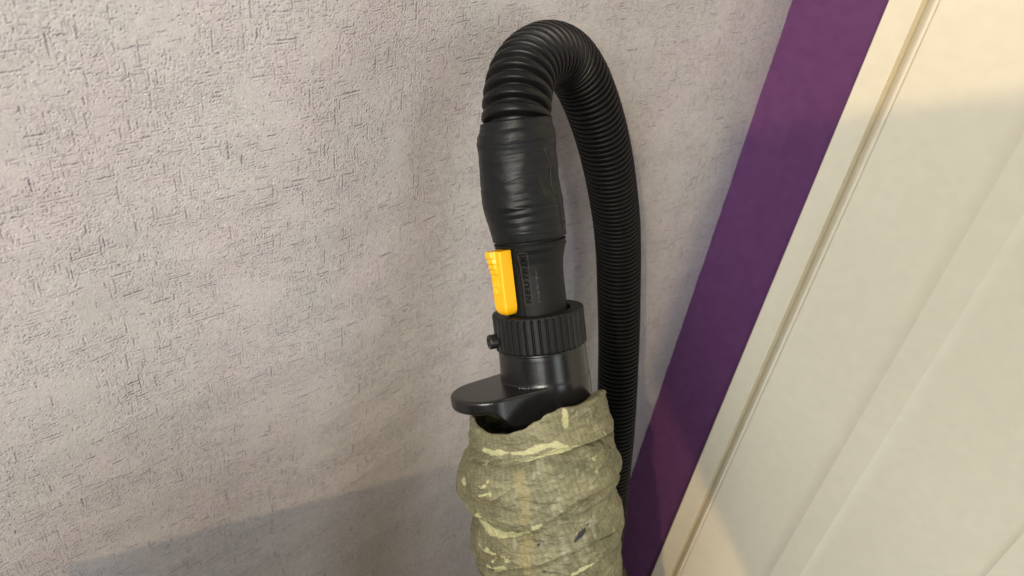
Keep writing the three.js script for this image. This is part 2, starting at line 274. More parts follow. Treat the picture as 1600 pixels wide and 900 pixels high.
// plug: y from below the sleeve to inside the collar
const yPlug0 = yOf(822, 377), yPlug1 = yOf(838, 508), pH = yPlug0 - yPlug1;
const panelSD = (a, v) => { const hx = 15.5, hy = pH * 0.43, cx = 9.9, cy = 0.47 * pH, rad = 4.2, qx = Math.abs(a - cx) - hx + rad, qy = Math.abs(v - cy) - hy + rad; return Math.hypot(Math.max(qx, 0), Math.max(qy, 0)) + Math.min(Math.max(qx, qy), 0) - rad; };
const plugProf = table([[0, 15.15], [0.05, 14.7], [0.12, 13.7], [0.25, 12.65], [0.38, 12.2], [0.5, 12.15], [0.76, 12.25], [1, 12.4]]);
const plugR = (th, y) => {
  const s = yPlug0 - y, v = s / pH;
  let r = plugProf(v) - 0.45;
  const a = th * 12.7; r += 0.6 * (1 - sstep(-0.22, 0.22, panelSD(a, s)));
  const slot = sstep(-1.47, -1.44, th) * (1 - sstep(-0.52, -0.48, th)); r = lerp(r, Math.min(r, 12.0), slot * (s > 1.2 ? 1 : 0));
  return r;
};
{
  const body = grid(300, 150, (u, v) => { const th = u * Math.PI * 2 - Math.PI, y = lerp(yPlug0, yPlug1, v), r = plugR(th, y); return [r * Math.sin(th), y, r * Math.cos(th), u * 4, v * 1.4]; }, true, true);
  const top = revolve([[11, yPlug0 + 0.0], [13.2, yPlug0 + 0.05], [14.85, yPlug0 - 0.0]].reverse(), 100);
  const neck = revolve([[13.3, yPlug0 + 3.0], [13.3, yPlug0 - 0.2]], 100);
  mesh('plug_body', local(mergeGeometries([body, top, neck])), mBody, cable);
  const wrapOn = (g, a0, s0, lift) => { const p = g.attributes.position; for (let i = 0; i < p.count; i++) { const s = s0 - p.getX(i), a = a0 - p.getY(i), th = a / 12.7, r = plugR(th, yPlug0 - s) + p.getZ(i) + lift; p.setXYZ(i, r * Math.sin(th), yPlug0 - s, r * Math.cos(th)); } g.computeVertexNormals(); return local(g); };
  const font = await new FontLoader().loadAsync('fonts/droid/droid_sans_bold.typeface.json');
  const word = new TextGeometry('NEUTRIK', { font, size: 1.9, depth: 0.14, curveSegments: 4, bevelEnabled: false });
  word.computeBoundingBox(); const bb = word.boundingBox;
  word.translate(-bb.min.x, -bb.min.y, 0); word.scale(19.2 / (bb.max.x - bb.min.x), 1, 1);
  { const p = word.attributes.position; for (let i = 0; i < p.count; i++) p.setX(i, p.getX(i) + 0.22 * p.getY(i)); }
  const sBase = yPlug0 - pl(825, 476, 14).y;
  mesh('lettering', wrapOn(word, -2.25, sBase, 0.03), mLetter, cable);
  // rounded frame line round the word
  const oval = []; { const x0 = -0.9, x1 = 20.6, q0 = -0.75, q1 = 2.7, r = 0.8; for (const [cx, cy, a0] of [[x1 - r, q1 - r, 0], [x0 + r, q1 - r, 1], [x0 + r, q0 + r, 2], [x1 - r, q0 + r, 3]]) for (let k = 0; k <= 5; k++) { const a = (a0 + k / 5) * Math.PI / 2; oval.push([cx + r * Math.cos(a), cy + r * Math.sin(a)]); } }
  const ring = []; const n = oval.length; for (let i = 0; i < n; i++) { const [ax, ay] = oval[i], [bx, by] = oval[(i + 1) % n], m = Math.max(1, Math.round(Math.hypot(bx - ax, by - ay) / 1.2)); for (let k = 0; k < m; k++) ring.push(new THREE.Vector3(lerp(ax, bx, k / m), lerp(ay, by, k / m), 0)); }
  mesh('lettering_frame', wrapOn(new THREE.TubeGeometry(new THREE.CatmullRomCurve3(ring, true), 160, 0.13, 6, true), -2.25, sBase, 0.02), mOutline, cable);
  // the second, worn line: tiny raised strokes that cannot be read
  const bits = []; for (let i = 0; i < 22; i++) { const x = i * 0.62 + rr(-0.1, 0.1), g = new THREE.BoxGeometry(rr(0.16, 0.4), rr(0.12, 0.9), 0.12); g.translate(x, 0.45 + rr(-0.25, 0.25), 0.03); bits.push(g); }
  mesh('worn_print', wrapOn(mergeGeometries(bits), 1.6, sBase - 0.4, 0), mOutline, cable);
}
{ // yellow latch: cross-sections stacked along y, standing out at an angle to the left
  const phi = -53 * Math.PI / 180, rx = Math.sin(phi), rz = Math.cos(phi), tx = Math.cos(phi), tz = -Math.sin(phi);
  const yT = pl(776, 393, 12).y, yB = pl(790, 496, 14).y, hT = yT - yB, w = 7.9;
  const steps = [0.105, 0.19, 0.275, 0.355];
  const outer = (t, v) => {
    const left = 1 - sstep(-0.1, 1.35, t - 0.9 * (v - 0.1) * 2);
    let h = 18.55;
    for (const s of steps) h += 0.42 * left * (1 - sstep(s - 0.011, s + 0.011, v)) - 0.16 * left * Math.exp(-Math.pow((v - s - 0.014) / 0.013, 2));
    // moulded round mark with strokes, and the small hook mark under it
    const X = t + 0.6, Y = (0.545 - v) * hT, q = Math.hypot(X * 1.0, Y * 0.62);
    h += 0.26 * Math.exp(-Math.pow((q - 1.85) / 0.24, 2));
    if (q < 1.7) h += 0.26 * Math.max(Math.exp(-Math.pow((X + 0.55) / 0.17, 2)), Math.exp(-Math.pow((X - 0.55 - 0.25 * Math.sin(Y * 2)) / 0.17, 2)), Math.exp(-Math.pow(Y / 0.2, 2)));
    const Y2 = (0.76 - v) * hT; h += 0.26 * (Math.exp(-Math.pow((Y2 - 1.3 + 0.25 * X) / 0.16, 2)) * (Math.abs(X - 0.1) < 1.0 ? 1 : 0)); h -= 0.2 * Math.exp(-Math.pow((X - 0.1) / 0.1, 2)) * (Y2 < 0.6 && Y2 > -3 ? 1 : 0);
    return h;
  };
  const g = grid(110, 230, (u, vv) => {
    const vend = vv < 0.02 ? 0 : vv > 0.985 ? 1 : (vv - 0.02) / 0.965, capT = vv < 0.02 ? vv / 0.02 : 1;
    const dB = (1 - vend) * hT, rb = 3.9, shr = dB < rb ? Math.sqrt(Math.max(0, 1 - Math.pow(1 - dB / rb, 2))) : 1;
    const dT = vend * hT, rt = dT < 0.5 ? 1 - 0.1 * Math.pow(1 - dT / 0.5, 2) : 1;
    const hw = (w / 2) * (0.35 + 0.65 * shr) * rt, rIn = 12.9, bev = 0.9;
    // walk: left foot -> left side -> top -> right side -> right foot
    let t, h; const a = u * 3 - 0.0, ho = (tt) => lerp(rIn, outer(tt, vend), (0.55 + 0.45 * shr) * 1) - (1 - rt) * 3;
    if (u < 0.18) { t = -hw; h = lerp(rIn, ho(t) - bev, u / 0.18); }
    else if (u < 0.25) { const k = (u - 0.18) / 0.07 * Math.PI / 2; t = -hw + bev * (1 - Math.cos(k)); h = ho(t) - bev * (1 - Math.sin(k)); }
    else if (u < 0.75) { t = lerp(-hw + bev, hw - bev, (u - 0.25) / 0.5); h = ho(t); }
    else if (u < 0.82) { const k = (u - 0.75) / 0.07 * Math.PI / 2; t = hw - bev * (1 - Math.sin(k)); h = ho(t) - bev * (1 - Math.cos(k)); }
    else { t = hw; h = lerp(ho(t) - bev, rIn, (u - 0.82) / 0.18); }
    t *= capT; h = lerp(rIn + 1, h, capT);
    if (vv > 0.985) { const k = 1 - (vv - 0.985) / 0.015; t *= k; h = lerp(rIn, h, k); }
    return [rx * h + tx * t, lerp(yT, yB, vend), rz * h + tz * t, u * 0.05, vv * 0.1];
  }, false, true);
  mesh('latch', local(g), mYellow, cable);
}

// ------------------------------------------------------------------ the leaning staff: collar, screw, housing, lever, wrapped grip
const staff = new THREE.Group(); staff.name = 'wrapped_staff'; scene.add(staff);
const STAFF_L = (TOP.y - 0.012) / Yp.y * 1000;                                   // millimetres from TOP to the floor
staff.applyMatrix4(FRAME.clone().setPosition(TOP.clone().addScaledVector(Yp, -STAFF_L * MM)));
tag(staff, 'black staff head with lever above grip wrapped in scuffed olive tape', 'staff');
const inStaff = (g) => { g.translate(0, STAFF_L, 0); return local(g); };
const yRing0 = pl(838, 498, 19).y, yRing1 = pl(846, 556, 19).y;
{
  const p = [[13.6, yRing0 - 4.5], [13.7, yRing0 - 0.3], [14.0, yRing0], [18.3, yRing0], [18.75, yRing0 - 0.15], [19.0, yRing0 - 0.6]];
  const n = 14; for (let k = 0; k <= n; k++) p.push([19.0, lerp(yRing0 - 0.8, yRing1 + 0.6, k / n)]);
  p.push([18.9, yRing1 + 0.15], [18.3, yRing1], [15, yRing1]);
  const ribs = (r, th, y) => { if (r < 18.2) return r; const f = ((th / (Math.PI * 2) * 40) % 1 + 1) % 1, d = Math.abs(f - 0.5) * 2; const k = sstep(0.60, 0.86, d); return r - (y > yRing0 - 0.9 ? 0.25 : 0.85) * k + 0.06 * N3(th * 9, y * 0.3, 4); };
  mesh('ribbed_collar', inStaff(revolve(p, 640, ribs)), mRing, staff);
}
{ // socket-head screw on the collar's left
  const c = pl(778, 532.5, 6), dir = new THREE.Vector3(-0.93, 0.02, 0.36).normalize();
  const q = new THREE.Quaternion().setFromUnitVectors(new THREE.Vector3(0, 1, 0), dir);
  const place = (g) => { g.applyQuaternion(q); g.translate(c.x, c.y, 6); return inStaff(g); };
  const head = new THREE.LatheGeometry([[0.01, 2.6], [1.5, 2.6], [1.55, 4.0], [2.6, 4.0], [2.95, 3.7], [3.0, 3.3], [3.0, 0.6], [2.8, 0.3], [0.01, 0.3]].map((a) => new THREE.Vector2(...a)).reverse(), 40);
  const screw = mesh('screw', place(head), mScrew, staff);
  mesh('screw_socket', place((() => { const g = new THREE.CylinderGeometry(1.45, 1.45, 1.2, 6); g.translate(0, 2.7, 0); return g; })()), mLetter, screw);
  const th = []; for (let k = 0; k <= 24; k++) th.push(new THREE.Vector2(2.05 + (k % 2 ? 0.28 : 0), -3.2 + k * 0.15));
  mesh('screw_thread', place(new THREE.LatheGeometry(th, 32)), mSteel, screw);
}
const yLev = pl(818, 606, 16).y;                          // top face of the lever
{ // housing below the collar
  const yb = yLev - 34, p = [[16, yRing1 + 0.4], [17.9, yRing1 - 0.02], [18.25, yRing1 - 0.5], [18.1, yRing1 - 0.9], [18.1, yRing1 - 1.4], [18.2, yRing1 - 2]];
  for (let k = 0; k <= 10; k++) p.push([18.2 + 0.35 * k / 10, lerp(yRing1 - 3, yLev + 1.2, k / 10)]);
  p.push([18.6, yLev + 0.4], [18.8, yLev], [18.9, yLev - 1], [19.2, yb], [17, yb - 0.5]);
  mesh('housing', inStaff(revolve(p, 160, (r, th) => r + 0.02 * N3(th * 3, 0, 9))), mGloss, staff);
}
{ // paddle-shaped lever: hull of a disc (front left) and a circle round the axis
  const c1 = [-23.0, 13.3], r1 = 15.9, c0 = [-1.0, 0.0], r0 = 18.6;
  const out = []; const nO = 200;
  // support-function outline of the hull, sampled by direction, then resampled by length
  for (let k = 0; k < 720; k++) { const a = k / 720 * Math.PI * 2, dx = Math.cos(a), dz = Math.sin(a), s1 = c1[0] * dx + c1[1] * dz + r1, s0 = c0[0] * dx + c0[1] * dz + r0; out.push(s1 > s0 ? [c1[0] + r1 * dx, c1[1] + r1 * dz] : [c0[0] + r0 * dx, c0[1] + r0 * dz]); }
  const cum = [0]; for (let i = 1; i <= out.length; i++) { const a = out[i - 1], b = out[i % out.length]; cum.push(cum[i - 1] + Math.hypot(a[0] - b[0], a[1] - b[1])); }
  const O = []; let k = 0; for (let i = 0; i <= nO; i++) { const s = (i % nO) / nO * cum[cum.length - 1]; k = i === nO ? 0 : k; while (cum[k + 1] < s) k++; const t = (s - cum[k]) / Math.max(1e-9, cum[k + 1] - cum[k]), a = out[k], b = out[(k + 1) % out.length]; O.push([lerp(a[0], b[0], t), lerp(a[1], b[1], t)]); }
  const thick = (x) => lerp(5.6, 13.0, sstep(-23, -12, x)) + 6 * sstep(-12, 6, x);
  const cx = -13, cz = 6.5;
  const L = []; for (const s of [0, 0.3, 0.6, 0.85, 0.94]) L.push([s, 0, 0]);
  for (let i = 0; i <= 6; i++) { const a = i / 6 * Math.PI / 2; L.push([1, -1.3 * (1 - Math.sin(a)), -1.3 * (1 - Math.cos(a))]); }
  for (const f of [0.3, 0.55, 0.8]) L.push([1, 0, -1 - f * 100]);
  for (let i = 0; i <= 6; i++) { const a = i / 6 * Math.PI / 2; L.push([1, -1.6 * (1 - Math.cos(a)), -1000 - 1.6 * Math.sin(a)]); }
  for (const s of [0.9, 0.75, 0.6, 0.45, 0.3, 0.15, 0]) L.push([s, -1.6, -1001.6]);
  const g = grid(nO, L.length - 1, (u, v) => {
    const i = Math.round(u * nO), [s, off, yy] = L[Math.round(v * (L.length - 1))], o = O[i], dx = o[0] - cx, dz = o[1] - cz, d = Math.hypot(dx, dz), m = s < 1 ? s * (1 - 1.3 / d) + (s === 0 ? 0 : 0) : 1 + off / d;
    const x = cx + dx * m, z = cz + dz * m, T = thick(x);
    const y = yy <= -1000 ? yLev - T + 1.6 + (yy + 1000) : yy < -1.31 ? yLev - lerp(1.3, T - 1.6, (-yy - 1) / 100) : yLev + yy;
    return [x, y, z, x / 25, z / 25];
  }, true, true);
  mesh('lever', inStaff(g), mGloss, staff);
}
// dust that gathered where lever and housing meet
{ const gs = []; for (let i = 0; i < 26; i++) { const th = rr(-0.62, -0.05), r = 18.95 + rr(0, 0.8), g = new THREE.IcosahedronGeometry(rr(0.07, 0.2), 0); g.translate(r * Math.sin(th), yLev + 0.08, r * Math.cos(th)); gs.push(g); } const d = mesh('dust', inStaff(mergeGeometries(gs)), mDust, staff); d.userData.kind = 'stuff'; }
mesh('pole', inStaff((() => { const g = new THREE.CylinderGeometry(19, 17, STAFF_L + yLev - 26 - 8, 48); g.translate(-1, -(STAFF_L - 8) + (STAFF_L + yLev - 26 - 8) / 2, 2); return g; })()), mBlack, staff);
mesh('foot', inStaff((() => { const g = new THREE.LatheGeometry([[0.01, 0], [15, 0], [18, 3], [18, 40], [16.5, 44]].map((a) => new THREE.Vector2(...a)), 40); g.translate(-1, -STAFF_L, 2); return g; })()), mBlack, staff);

// wrapped tape. silhouettes from the photograph: [py, left px, right px]
const SIL = [[612, 737, 945], [640, 736, 951], [656, 735, 955], [690, 736, 960], [702, 729, 963], [716, 721, 968], [735, 715, 966], [747, 714, 958], [762, 717, 961], [776, 724, 967], [788, 741, 970], [794, 744, 971], [806, 739, 973], [822, 737, 969], [832, 737, 966], [848, 738, 967], [866, 742, 968], [880, 749, 969], [893, 759, 970], [905, 765, 971], [940, 768, 972], [980, 770, 974]];
const cz0 = 5, SIL2 = SIL.map(([y, l, r]) => { const a = pl(l, y, cz0), b = pl(r, y, cz0); return [(a.y + b.y) / 2, (a.x + b.x) / 2, Math.hypot(b.x - a.x, b.y - a.y) / 2, a, b]; });
const silL = table(SIL2.map((s) => [-s[3].y, s[3].x])), silR = table(SIL2.map((s) => [-s[4].y, s[4].x]));
const core = (th, y) => { // radius and centre at angle th, height y
  const yl = -y, l = silL(yl), r = silR(yl), wl = (1 - Math.sin(th)) / 2; // left share
  const cx = -4.6, R0 = 31.4;
  const dl = (cx - l) - R0, dr = (r - cx) - R0; // how far each silhouette departs from the plain tube
  const fl = Math.pow(clamp(-Math.sin(th)), 2.2), fr = Math.pow(clamp(Math.sin(th)), 2.2), ff = Math.pow(clamp(Math.cos(th)), 2);
  return { cx, R: R0 + dl * fl + dr * fr + ff * (0.35 * (dl + dr) / 2) };
};
const lineOf = (pts) => { // pixels on the visible front -> sorted [theta, y], continued round the back
  const T = pts.map(([px, py]) => { let z = 25, th = 0, y = 0; for (let k = 0; k < 5; k++) { const p = pl(px, py, z); y = p.y; const c = core(th, y); th = Math.asin(clamp((p.x - c.cx) / c.R, -0.995, 0.995)); z = cz0 + c.R * Math.cos(th); } return [th, y]; }).sort((a, b) => a[0] - b[0]);
  const a = T[0], b = T[T.length - 1], span = (a[0] + Math.PI * 2) - b[0];
  return (th) => { let x = th; while (x < a[0]) x += Math.PI * 2; while (x >= a[0] + Math.PI * 2) x -= Math.PI * 2; if (x > b[0]) return lerp(b[1], a[1], sstep(0, 1, (x - b[0]) / span)); return table(T)(x); };
};
const LINES = [
  lineOf([[736, 655], [746, 672], [765, 682], [790, 683], [815, 676], [838, 663], [858, 651], [880, 642], [905, 638], [925, 629], [940, 618]]),
  lineOf([[738, 694], [755, 706], [785, 716], [820, 720], [850, 712], [880, 704], [910, 693], [940, 681], [956, 670]]),
  lineOf([[745, 792], [757, 808], [775, 823], [800, 831], [825, 830], [850, 822], [880, 806], [910, 788], [940, 768], [957, 748]]),
  lineOf([[752, 880], [775, 886], [800, 887], [830, 884], [855, 876], [880, 866], [905, 855], [935, 840], [967, 822]]),
  lineOf([[760, 940], [800, 945], [840, 930], [870, 912], [900, 896], [930, 878], [955, 858], [968, 842]]),
  lineOf([[765, 985], [800, 992], [840, 985], [880, 965], [920, 940], [969, 900]]),
];
// tape colour: olive with mottling, worn weave, flaked pale scuffs, stains; laid out in (theta, y)
const TY0 = pl(850, 600, 25).y, TY1 = pl(850, 1000, 25).y;
const TS = 1536, tapeN1 = tileNoise(24, 71), tapeN2 = tileNoise(90, 72), tapeN3 = tileNoise(420, 73), tapeN4 = tileNoise(7, 74);
const toTh = (px, py) => { let z = 25, th = 0, y = 0; for (let k = 0; k < 5; k++) { const p = pl(px, py, z); y = p.y; const c = core(th, y); th = Math.asin(clamp((p.x - c.cx) / c.R, -0.995, 0.995)); z = cz0 + c.R * Math.cos(th); } return [th * 31.4, y]; };
const marks = []; // worn places, each with its outline in the photograph: flaked pale coating, chips down to the blue-black backing, stains, grime, scuffs
const mark = (kind, rag, ...pts) => marks.push({ kind, rag, P: pts.map(([x, y, w]) => [...toTh(x, y), w / 3.5]) });
mark('pale', 0.5, [757, 702, 3], [766, 706, 4.5], [780, 707, 4], [796, 708, 1.5], [812, 708, 2], [832, 703, 4], [850, 698, 3.5], [868, 694, 4], [880, 699, 3.5], [893, 698, 2], [908, 693, 1.5]);
mark('pale', 0.5, [808, 722, 3], [822, 719, 3.5], [840, 714, 3], [858, 707, 2.5], [872, 704, 3], [888, 699, 2]);
mark('pale', 0.5, [882, 643, 3], [884, 652, 5], [883, 663, 5]);
mark('pale', 0.4, [746, 801, 4], [754, 814, 7], [768, 827, 8], [785, 834, 7], [800, 835, 5], [815, 834, 3.5], [828, 832, 2.5]);
mark('pale', 0.5, [836, 824, 3], [846, 819, 2]);
mark('pale', 0.5, [766, 886, 4], [776, 890, 5.5], [790, 888, 4]);
mark('pale', 0.4, [892, 898, 1.5], [908, 889, 2.5], [925, 879, 1.5]);
mark('pale', 0.6, [750, 760, 2], [752, 763, 2.5], [764, 752, 1.5]); mark('pale', 0.6, [724, 750, 3], [729, 755, 2]); mark('pale', 0.6, [758, 725, 2.5], [756, 725, 2.5]); mark('pale', 0.6, [752, 774, 1], [766, 771, 2]);
mark('pale', 0.8, [930, 713, 2], [926, 717, 2.5]); mark('pale', 0.8, [931, 737, 2], [938, 733, 1]);
mark('pale', 0.9, [750, 850, 2], [756, 860, 2.5], [764, 861, 3], [775, 866, 2]); mark('pale', 0.9, [785, 870, 2.5], [794, 876, 3]); mark('pale', 0.9, [772, 878, 2], [775, 872, 1]);
mark('chip', 0.35, [897, 845, 1.2], [903, 838, 3], [908, 833, 3.2], [913, 827, 2.4]); mark('chip', 0.3, [917, 821, 0.8], [919, 818, 0.8]); mark('chip', 0.3, [840, 853, 0.9], [843, 850, 0.7]); mark('chip', 0.2, [849, 894, 1.2], [852, 894, 1]);
mark('stain', 0.9, [812, 745, 8], [818, 768, 8], [822, 800, 6], [820, 815, 6]); mark('stain', 0.9, [822, 836, 7], [826, 850, 9], [816, 868, 9], [824, 890, 8]);
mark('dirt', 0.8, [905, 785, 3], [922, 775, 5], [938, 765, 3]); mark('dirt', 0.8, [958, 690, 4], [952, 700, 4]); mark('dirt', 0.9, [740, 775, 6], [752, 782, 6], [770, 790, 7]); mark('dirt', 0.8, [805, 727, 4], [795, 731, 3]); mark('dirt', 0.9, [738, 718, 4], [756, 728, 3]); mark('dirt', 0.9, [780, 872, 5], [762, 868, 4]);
for (const [n, x0, x1, y0, y1] of [[26, 840, 915, 735, 795], [22, 850, 925, 815, 850], [12, 800, 850, 735, 790], [14, 895, 950, 640, 668], [16, 850, 930, 862, 890], [12, 900, 955, 700, 750]]) for (let i = 0; i < n; i++) { const x = rr(x0, x1), y = rr(y0, y1), l = rr(5, 17); mark('scuff', 1.1, [x, y, rr(0.8, 2.2)], [x + l * 0.22, y + l, rr(0.5, 1.6)]); }
const AM = new Float32Array(TS * TS * 5), kinds = ['pale', 'chip', 'stain', 'dirt', 'scuff'];
const arcW = 2 * Math.PI * 31.4;
for (const m of marks) {
  const xs = m.P.map((p) => p[0]), ys = m.P.map((p) => p[1]), pad = 4, k = kinds.indexOf(m.kind);
  const i0 = Math.floor(((Math.min(...xs) - pad) / arcW + 0.5) * TS), i1 = Math.ceil(((Math.max(...xs) + pad) / arcW + 0.5) * TS), j0 = Math.floor((Math.min(...ys) - pad - TY1) / (TY0 - TY1) * TS), j1 = Math.ceil((Math.max(...ys) + pad - TY1) / (TY0 - TY1) * TS);
  for (let j = Math.max(0, j0); j <= Math.min(TS - 1, j1); j++) for (let i = Math.max(0, i0); i <= Math.min(TS - 1, i1); i++) {
    const x = (i / TS - 0.5) * arcW, y = lerp(TY1, TY0, j / TS); let best = -9;
    for (let q = 0; q + 1 < m.P.length; q++) { const [ax, ay, aw] = m.P[q], [bx, by, bw] = m.P[q + 1], dx = bx - ax, dy = by - ay, t = clamp(((x - ax) * dx + (y - ay) * dy) / (dx * dx + dy * dy + 1e-6)), d = Math.hypot(x - ax - dx * t, y - ay - dy * t); best = Math.max(best, lerp(aw, bw, t) - d); }
    const soft = m.kind === 'stain' || m.kind === 'dirt' ? 1.1 : m.kind === 'scuff' ? 0.7 : m.kind === 'pale' ? 0.28 : 0.10, u = i / TS, v = j / TS;
    best += ((tapeN2(u * 1.0, v) - 0.5) * 1.6 + (tapeN3(u, v) - 0.5) * 1.1) * m.rag;
    const a = clamp(best / soft + 0.5); if (a > AM[(j * TS + i) * 5 + k]) AM[(j * TS + i) * 5 + k] = a;
  }
}
const weave = (i, j) => { const x = i / TS * arcW, y = lerp(TY1, TY0, j / TS); const s = tapeN1(i / TS, j / TS); return Math.sin((x * 0.96 + y * 0.22) * 2.9 + s * 5) * 0.5 + Math.sin((y - x * 0.25) * 5.5 + s * 3) * 0.35; };
const tapeShade = (i, j) => {
  const u = i / TS, v = j / TS, k = (j * TS + i) * 5;
  const n = (tapeN1(u, v) - 0.5) * 0.10 + (tapeN2(u, v) - 0.5) * 0.075 + (tapeN3(u, v) - 0.5) * 0.07, wv = weave(i, j), worn = sstep(0.45, 0.75, tapeN4(u, v) * 0.6 + tapeN1(u + 0.3, v + 0.1) * 0.4);
  const streak = sstep(0.62, 0.9, tapeN2(u * 1, v * 0.25 % 1) ) * worn * 0.09;
  let c = [0.438 + n + streak + wv * 0.034, 0.43 + n * 0.95 + streak * 1.05 + wv * 0.034, 0.332 + n * 0.75 + streak * 1.2 + wv * 0.01];
  const mix = (d, a) => { c = c.map((q, z) => lerp(q, d[z] + (tapeN3(u, v) - 0.5) * 0.06, a)); };
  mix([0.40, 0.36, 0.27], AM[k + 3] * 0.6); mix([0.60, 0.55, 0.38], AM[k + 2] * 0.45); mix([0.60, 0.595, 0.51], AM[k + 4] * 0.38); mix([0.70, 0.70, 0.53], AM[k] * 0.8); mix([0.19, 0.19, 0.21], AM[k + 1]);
  return c;
};
const tapeMap = dataTex(TS, tapeShade, true);
const tapeBump = dataTex(TS, (i, j) => { const u = i / TS, v = j / TS, k = (j * TS + i) * 5, h = 0.45 + weave(i, j) * 0.10 + (tapeN2(u, v) - 0.5) * 0.35 + (tapeN3(u, v) - 0.5) * 0.22 + (AM[k] > 0.5 ? -0.12 : 0) - 0.2 * AM[k + 1]; return [h, h, h]; }, false);
const mTape = std({ map: tapeMap, bumpMap: tapeBump, bumpScale: 0.0005, roughness: 0.55, specularIntensity: 0.6 });
{
  const bulge = (th, y, s) => 0.55 * N3(Math.sin(th) * 2.4 + 5, y * 0.10 + Math.sin(th) * 1.3, Math.cos(th) * 2.4 + s) + 0.28 * N3(Math.sin(th) * 6, y * 0.28 + 1.6 * Math.sin(th), Math.cos(th) * 6 + s) + 0.14 * N3(Math.sin(th) * 14, y * 0.7 + 3 * Math.sin(th), Math.cos(th) * 14 + s) + 0.55 * Math.pow(1 - Math.abs(N3(Math.sin(th) * 1.6 + 2, y * 0.16 + 5.2 * Math.sin(th) * 0.16 * 2, Math.cos(th) * 1.6 + s + 9)), 9) - 0.4 * Math.pow(1 - Math.abs(N3(Math.sin(th) * 2.6 + 7, y * 0.22 + Math.sin(th) * 1.1, Math.cos(th) * 2.6 + s + 3)), 12);
  // creases pressed into the tape: [pixel polyline, depth, half-width mm]
  const cr = [[[[737, 717], [753, 723], [773, 722], [803, 717]], 0.8, 0.6], [[[805, 723], [840, 715], [877, 702], [920, 695], [947, 683]], 0.9, 0.6], [[[750, 780], [767, 787], [790, 775], [807, 763]], 0.8, 0.6], [[[847, 823], [880, 800], [907, 783], [930, 772], [953, 757]], 1.0, 0.55], [[[860, 790], [890, 781], [920, 764]], 0.5, 0.6], [[[897, 900], [930, 880], [953, 863]], 0.9, 0.6], [[[940, 672], [943, 690], [957, 700]], 0.9, 0.6], [[[755, 690], [790, 697], [820, 694]], 0.45, 0.6], [[[860, 660], [900, 655], [940, 645]], 0.35, 0.5], [[[765, 840], [790, 850], [830, 845]], 0.4, 0.6], [[[755, 865], [780, 872], [800, 870]], 0.5, 0.6], [[[795, 788], [812, 784], [830, 775], [845, 768]], 0.6, 1.2], [[[758, 720], [775, 727], [800, 729], [830, 722]], 0.5, 1.0], [[[910, 684], [935, 676], [950, 668]], 0.5, 0.8], [[[945, 690], [950, 702], [957, 712]], 0.7, 1.2], [[[880, 640], [881, 655], [884, 668]], 0.35, 0.9], [[[850, 816], [880, 800], [915, 781]], -0.5, 1.0], [[[740, 770], [756, 778], [775, 780]], -0.6, 1.6], [[[730, 735], [750, 728], [775, 735]], -0.4, 2.2], [[[800, 760], [830, 770], [860, 755]], 0.3, 3.0]].map(([P, d, w]) => [P.map((p) => toTh(...p)), d, w]);
  const crease = (th, y) => { const x = th * 31.4; let h = 0; for (const [P, d, w] of cr) for (let q = 0; q + 1 < P.length; q++) { const [ax, ay] = P[q], [bx, by] = P[q + 1], dx = bx - ax, dy = by - ay, tt = ((x - ax) * dx + (y - ay) * dy) / (dx * dx + dy * dy), t = clamp(tt), dist = Math.hypot(x - ax - dx * t, y - ay - dy * t); h = Math.abs(d) * Math.exp(-dist * dist / w / w) > Math.abs(h) ? -d * Math.exp(-dist * dist / w / w) : h; } return h; };
  const point = (th, y, extra, s) => { const c = core(th, y), r = c.R + extra + bulge(th, y, s) + crease(th, y); return [c.cx + r * Math.sin(th), y, cz0 + r * Math.cos(th), th / (Math.PI * 2) + 0.5, (y - TY1) / (TY0 - TY1)]; };
  const names = LINES.length - 1, rim0 = LINES[0]; LINES[0] = (th) => rim0(th) - 7.5 * sstep(1.25, 2.0, Math.abs(th)) * (th > 0 ? 1 : 0.5);
  for (let b = 0; b < names; b++) {
    const g = grid(460, 120, (u, v) => {
      const th = u * Math.PI * 2 - Math.PI, a = LINES[b](th), e = LINES[b + 1](th);
      const under = 4.0; // tucked under the turn above
      let y, x;
      if (v < 0.10) { // rolled rim (first turn) or hidden tuck
        const k = v / 0.10;
        if (b === 0) { const ang = (1 - k) * Math.PI; const inn = clamp(1 - 2 * k); y = a + 0.9 * Math.sin(ang) - 3.0 * inn * inn; x = -0.9 + 0.9 * Math.cos(ang) - inn * 5.5 * sstep(0.2, 1.0, th) * (1 - sstep(1.7, 2.4, th)); }
        else { y = a + under * (1 - k); x = -2.6 - 0.9 * (1 - k); }
      } else if (v < 0.90) { const k = (v - 0.10) / 0.80; y = lerp(a, e, k); x = (b === 0 ? 0 : -2.6) * (1 - sstep(0, 0.24, k)) + 0.75 * sstep(0.55, 1, k) * (1 - 0 * k); }
      else { const k = (v - 0.90) / 0.10, ang = k * Math.PI; y = e - 0.55 * Math.sin(ang) + (k > 0.5 ? (k - 0.5) * 3 : 0); x = 0.75 - 0.85 * (1 - Math.cos(ang)); }
      return point(th, y, x, b * 7.7 + 2);
    }, true, true);
    mesh('tape_turn', inStaff(g), mTape, staff);
  }
  // the rest of the wrapping, below the picture
  const yS = Math.min(...Array.from({ length: 60 }, (_, k) => LINES[names](k / 60 * 6.283 - 3.14))) + 18, yE = -(STAFF_L - 44);
